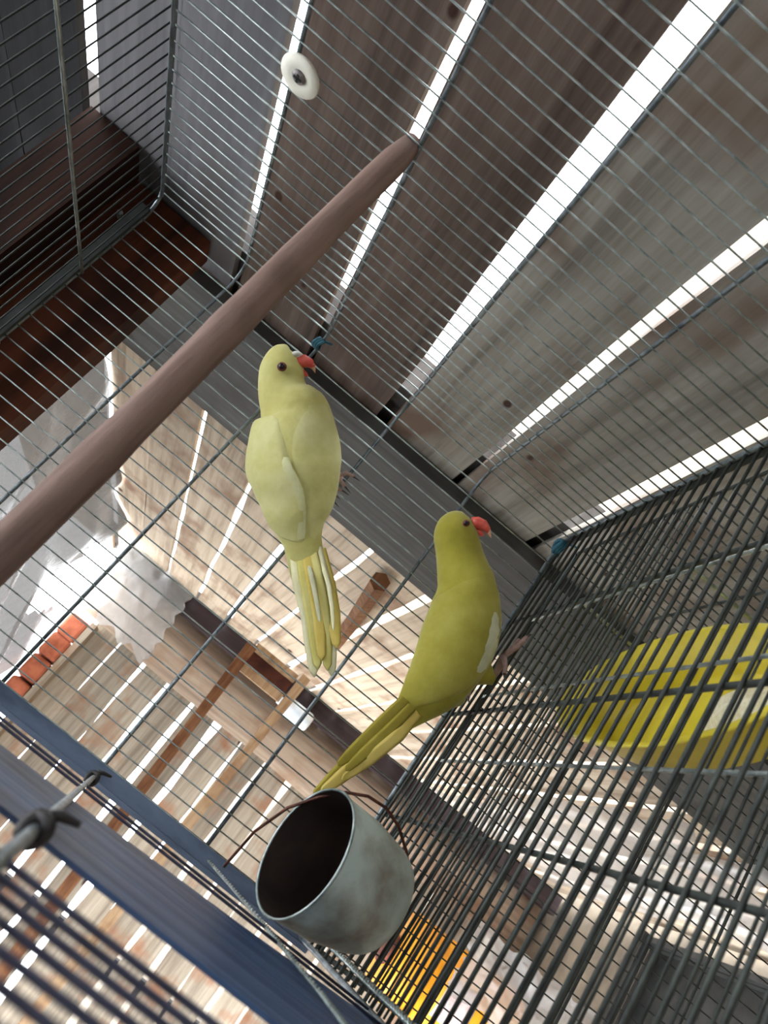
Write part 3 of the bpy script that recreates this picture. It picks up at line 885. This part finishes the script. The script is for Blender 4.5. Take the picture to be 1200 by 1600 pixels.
# wings meet along the seam down the back
place('wing', wing_mesh(sp1, [(646, 14, 60, .02), (660, 2, 74, .25), (690, -14, 82, .45), (712, -18, 87, .7), (735, -20, 92, 1.2), (765, -18, 101, 1.5), (795, -12, 106, 1.6), (818, 2, 107, 1.6), (832, 28, 105, 1.6), (842, 62, 101, 1.2), (846, 84, 96, .4)], 22, .085, (5, 22)), F1w, b1)
place('wing', wing_mesh(sp1, [(646, 118, 160, .02), (660, 100, 174, .25), (690, 90, 194, .45), (712, 89, 198, .6), (735, 93, 200, .7), (765, 102, 200, .8), (795, 107, 196, .9), (818, 109, 186, .9), (832, 111, 166, .8), (842, 115, 146, .5), (846, 124, 136, .2)], 22, .04, (8, 6)), F1w, b1)
def strip(sp, rows, k0, k1, n=6):
    mb = MB(); v = []; f = []
    for y, a0, a1, *kk in rows:
        i = sp.find(y); kb = kk[0] if kk else 0
        for k in range(n + 1):
            t = k / n; v.append(sp.pt(i, a0 + (a1 - a0) * t, kb + k0 + (k1 - k0) * math.sin(math.pi * t)))
    for i in range(len(rows) - 1):
        for k in range(n): f.append((i * (n + 1) + k, i * (n + 1) + k + 1, (i + 1) * (n + 1) + k + 1, (i + 1) * (n + 1) + k))
    return mb.add(v, f)
M_wpatch = mottled('ash_white_feathers', srgb(186, 188, 158), srgb(206, 208, 182), (20, 20, 20), 0.85, 0, 0.05, .2)
M_pale = mottled('cream_wing_edge', srgb(206, 206, 150), srgb(222, 222, 176), (30, 30, 30), 0.85, 0, 0.05, .2)
place('wing_edge', strip(sp1, [(718, 82, 88, .066), (726, 80, 90, .085), (735, 81, 91.5, .102), (750, 84, 96, .115), (765, 89, 100.5, .1275), (780, 92, 103, .132), (795, 95, 105.5, .136), (818, 93, 106.5, .136), (832, 86, 104.5, .136), (842, 82, 100, .102)], 1.002, 1.012), M_pale, b1)
# beak, cere, eye
place('cere', ellipsoid(MB(), cam_pt(463, 554.5, .898), (IMX * .0062, IMY * .0042, IMZ * .0072)), M_cere, b1)
bk = place('beak', blob_path(MB(), [(458, 568, 10.5, .903), (467, 565.5, 11.8, .902), (476, 564.5, 10.6, .902), (484, 567.5, 7.8, .902), (489, 573, 4.4, .902), (491.5, 579, 1.2, .902)]), M_beak, b1)
place('beak_tip', blob_path(MB(), [(487.5, 571, 5.2, .902), (490.2, 576, 3.0, .902), (492.5, 582.5, .4, .902)]), M_beaktip, bk)
place('lower_mandible', blob_path(MB(), [(464, 579, 7, .903), (472, 582, 6, .903), (478, 585.5, 3.8, .903), (481.5, 587.5, .8, .903)]), M_beak, b1)
eye(b1, 440.5, 573, .8785, 6.2)
# tail feathers
T1 = [  # base, two mid points, tip, half width, colour
    ((462, 858), (469, 912), (482, 968), (491, 1058), 12, 2), ((470, 856), (479, 912), (489, 968), (497, 1046), 11.5, 0), ((478, 856), (489, 912), (499, 968), (503, 1032), 10.5, 1),
    ((499, 858), (513, 912), (521, 958), (526, 1012), 11.5, 1), ((492, 856), (506, 912), (515, 968), (518, 1056), 12, 2), ((485, 856), (497, 912), (508, 968), (512, 1048), 11, 0), ((481, 876), (488, 905), (495, 940), (500, 972), 4.2, 3), ((503, 880), (514, 915), (519, 950), (521, 985), 3.6, 2)]
for i, (a, b, c, e, h, mi) in enumerate(T1):
    d0 = .853 - .0008 * (i % 3) - (.003 if i >= 6 else 0)
    feather('tail_feather', [(a[0], a[1], h * .9, d0 + .004), (b[0], b[1], h, d0 - .002), (c[0], c[1], h * .95, d0 - .010), ((c[0] + e[0]) / 2, (c[1] + e[1]) / 2, h * .85, d0 - .014), (c[0] * .12 + e[0] * .88, c[1] * .12 + e[1] * .88, h * .62, d0 - .018), (e[0], e[1], h * .12, d0 - .02)], b1, FT[mi])
# feet gripping the back crossbar
def foot(parent, ankle, toes, r_=.0026):
    an = Vector(ankle[0]); sh = Vector(ankle[1])
    place('leg', MB().tube([an, (an + sh) / 2, sh], [r_ * 1.5, r_ * 1.1, r_ * 1.15], 10), M_foot, parent)
    for tp in toes:
        P = [sh] + [Vector(q) for q in tp]
        t = place('toe', MB().tube(P, [r_ * 1.0] + [r_ * (.92 - .12 * i) for i in range(len(P) - 1)], 8), M_foot, parent)
        e0, e1 = P[-2], P[-1]; dr_ = (e1 - e0).normalized()
        place('claw', MB().tube([e1 - dr_ * .001, e1 + dr_ * .004 + Vector((0, 0, -.001)), e1 + dr_ * .006 + Vector((0, 0, -.004))], [r_ * .55, r_ * .35, r_ * .08], 6), M_claw, t)
zb = LV[2] + .002
for fx, bx_ in ((0.360, 0.356), (0.338, 0.334)):
    sh = (fx, CY1 - .006, zb + .004)
    foot(b1, ((bx_, CY1 - .020, zb + .022), sh), [[(fx + .010, CY1 + .001, zb + .003), (fx + .013, CY1 + .005, zb - .004)], [(fx + .002, CY1 + .002, zb + .004), (fx + .004, CY1 + .006, zb - .004)],
                                   [(fx + .007, CY1 - .007, zb + .001), (fx + .009, CY1 - .006, zb - .007)], [(fx - .005, CY1 - .007, zb + .001), (fx - .007, CY1 - .006, zb - .007)]])

# ---- bird standing on the floor wires
b2 = empty('parakeet', tuple(cam_pt(790, 1035, .86)))
tag(b2, 'deeper yellow parakeet standing on the cage floor above the tin can', 'bird')
st2 = [(722, 799.5, 1.0, .862, 1), (720, 804, 15, .862, .95), (717, 813, 25.5, .862, .95), (714, 825, 32.5, .861, .95), (713, 839, 35.5, .86, .95), (716, 856, 36, .858, .95), (720, 876, 38.5, .855, .95), (724.5, 895, 42.5, .851, .95),
       (728.5, 912, 46, .847, .95), (729.5, 930, 49.5, .843, .92), (727, 950, 54, .838, .9), (723.5, 970, 57, .833, .9), (718, 992, 58.5, .828, .9), (710, 1017, 57.5, .82, .88), (698, 1042, 54, .81, .85), (684, 1064, 49, .802, .8), (668, 1083, 42, .793, .75), (652, 1100, 33, .785, .65), (638, 1114, 26, .778, .5), (622, 1130, 19, .770, .35), (604, 1147, 14, .760, .2), (588, 1160, 5, .752, .12)]
sp2 = Spine(st2)
place('body', sp2.mesh(MB()), F2, b2)
place('wing', wing_mesh(sp2, [(903, 78, 128, .1), (912, 50, 158, .6), (930, 22, 172, .9), (955, 6, 178, 1), (985, -4, 178, 1), (1015, -8, 168, 1), (1040, -10, 148, 1), (1062, -10, 128, 1), (1084, -6, 108, 1.1), (1100, 0, 92, 1.2), (1116, 10, 80, 1.2), (1128, 30, 66, .8)], 20, .065, (6, 14)), F2w, b2)
place('wing', wing_mesh(sp2, [(912, 205, 330, .4), (955, 190, 350, .9), (1015, 190, 352, 1), (1062, 210, 352, 1), (1100, 250, 350, 1), (1126, 290, 340, .5)], lift=.05), F2w, b2)
# pale edge of the folded wing
place('wing_edge', strip(sp2, [(946, 134, 142), (955, 128, 152), (970, 123, 160), (990, 121, 164), (1008, 121, 160), (1020, 123, 150), (1026, 128, 140)], 1.058, 1.078), M_wpatch, b2)
bk2 = place('beak', blob_path(MB(), [(738, 818, 10, .861), (747, 817, 10.2, .861), (755, 820, 8.8, .861), (761, 827, 6, .861), (764.5, 834, 3, .861)]), M_beak, b2)
place('beak_tip', blob_path(MB(), [(762, 829, 5.0, .861), (765, 835, 2.8, .861), (767.5, 841, .4, .861)]), M_beaktip, bk2)
place('lower_mandible', blob_path(MB(), [(744, 830, 6, .862), (752, 834, 4.5, .862), (757, 837, .8, .862)]), M_beak, b2)
eye(b2, 728.5, 817.5, .836, 4.8)
# thigh fluff and leg
place('thigh', MB().tube([cam_pt(704, 1026, .826), cam_pt(722, 1036, .824), cam_pt(741, 1045, .824), cam_pt(757, 1053, .827), cam_pt(768, 1061, .830), cam_pt(776, 1069, .832)], [.010, .020, .0185, .0120, .0068, .0016], 16), F2, b2)
place('thigh', MB().tube([cam_pt(668, 1058, .80), cam_pt(688, 1072, .805), cam_pt(704, 1082, .812), cam_pt(716, 1090, .82), cam_pt(724, 1096, .826)], [.012, .022, .0175, .010, .002], 16), F2, b2)
zf_ = Z0 + .0045

for ax, ay, fx, fy, D in ((770, 1062, 0.286, 0.762, .83), (716, 1088, 0.262, 0.822, .828)):
    sh = (fx, fy, zf_ + .006)
    foot(b2, (cam_pt(ax, ay, D), sh), [[(fx + .016, fy - .004, zf_ + .001), (fx + .030, fy - .006, zf_ - .001)], [(fx + .015, fy + .005, zf_ + .001), (fx + .028, fy + .010, zf_ - .001)],
                                      [(fx - .010, fy - .006, zf_ + .001), (fx - .018, fy - .010, zf_ - .001)], [(fx - .010, fy + .006, zf_ + .001), (fx - .017, fy + .010, zf_ - .001)]], .003)
T2 = [((640, 1098), (602, 1138), (548, 1188), (488, 1246), 12, 4), ((648, 1108), (612, 1146), (560, 1192), (500, 1240), 12.5, 1), ((634, 1092), (594, 1132), (558, 1168), (528, 1196), 10, 4), ((652, 1114), (622, 1150), (578, 1186), (534, 1218), 10, 1), ((644, 1104), (607, 1142), (568, 1178), (540, 1204), 9, 4)]
for i, (a, b, c, e, h, mi) in enumerate(T2):
    d0 = .776 - .0012 * i
    feather('tail_feather', [(a[0], a[1], h * .9, d0 - .004), (b[0], b[1], h * 1.05, d0 - .02), (c[0], c[1], h, d0 - .045), ((c[0] + e[0]) / 2, (c[1] + e[1]) / 2, h * .85, d0 - .056), (c[0] * .12 + e[0] * .88, c[1] * .12 + e[1] * .88, h * .6, d0 - .066), (e[0], e[1], h * .12, d0 - .07)], b2, FT[mi])
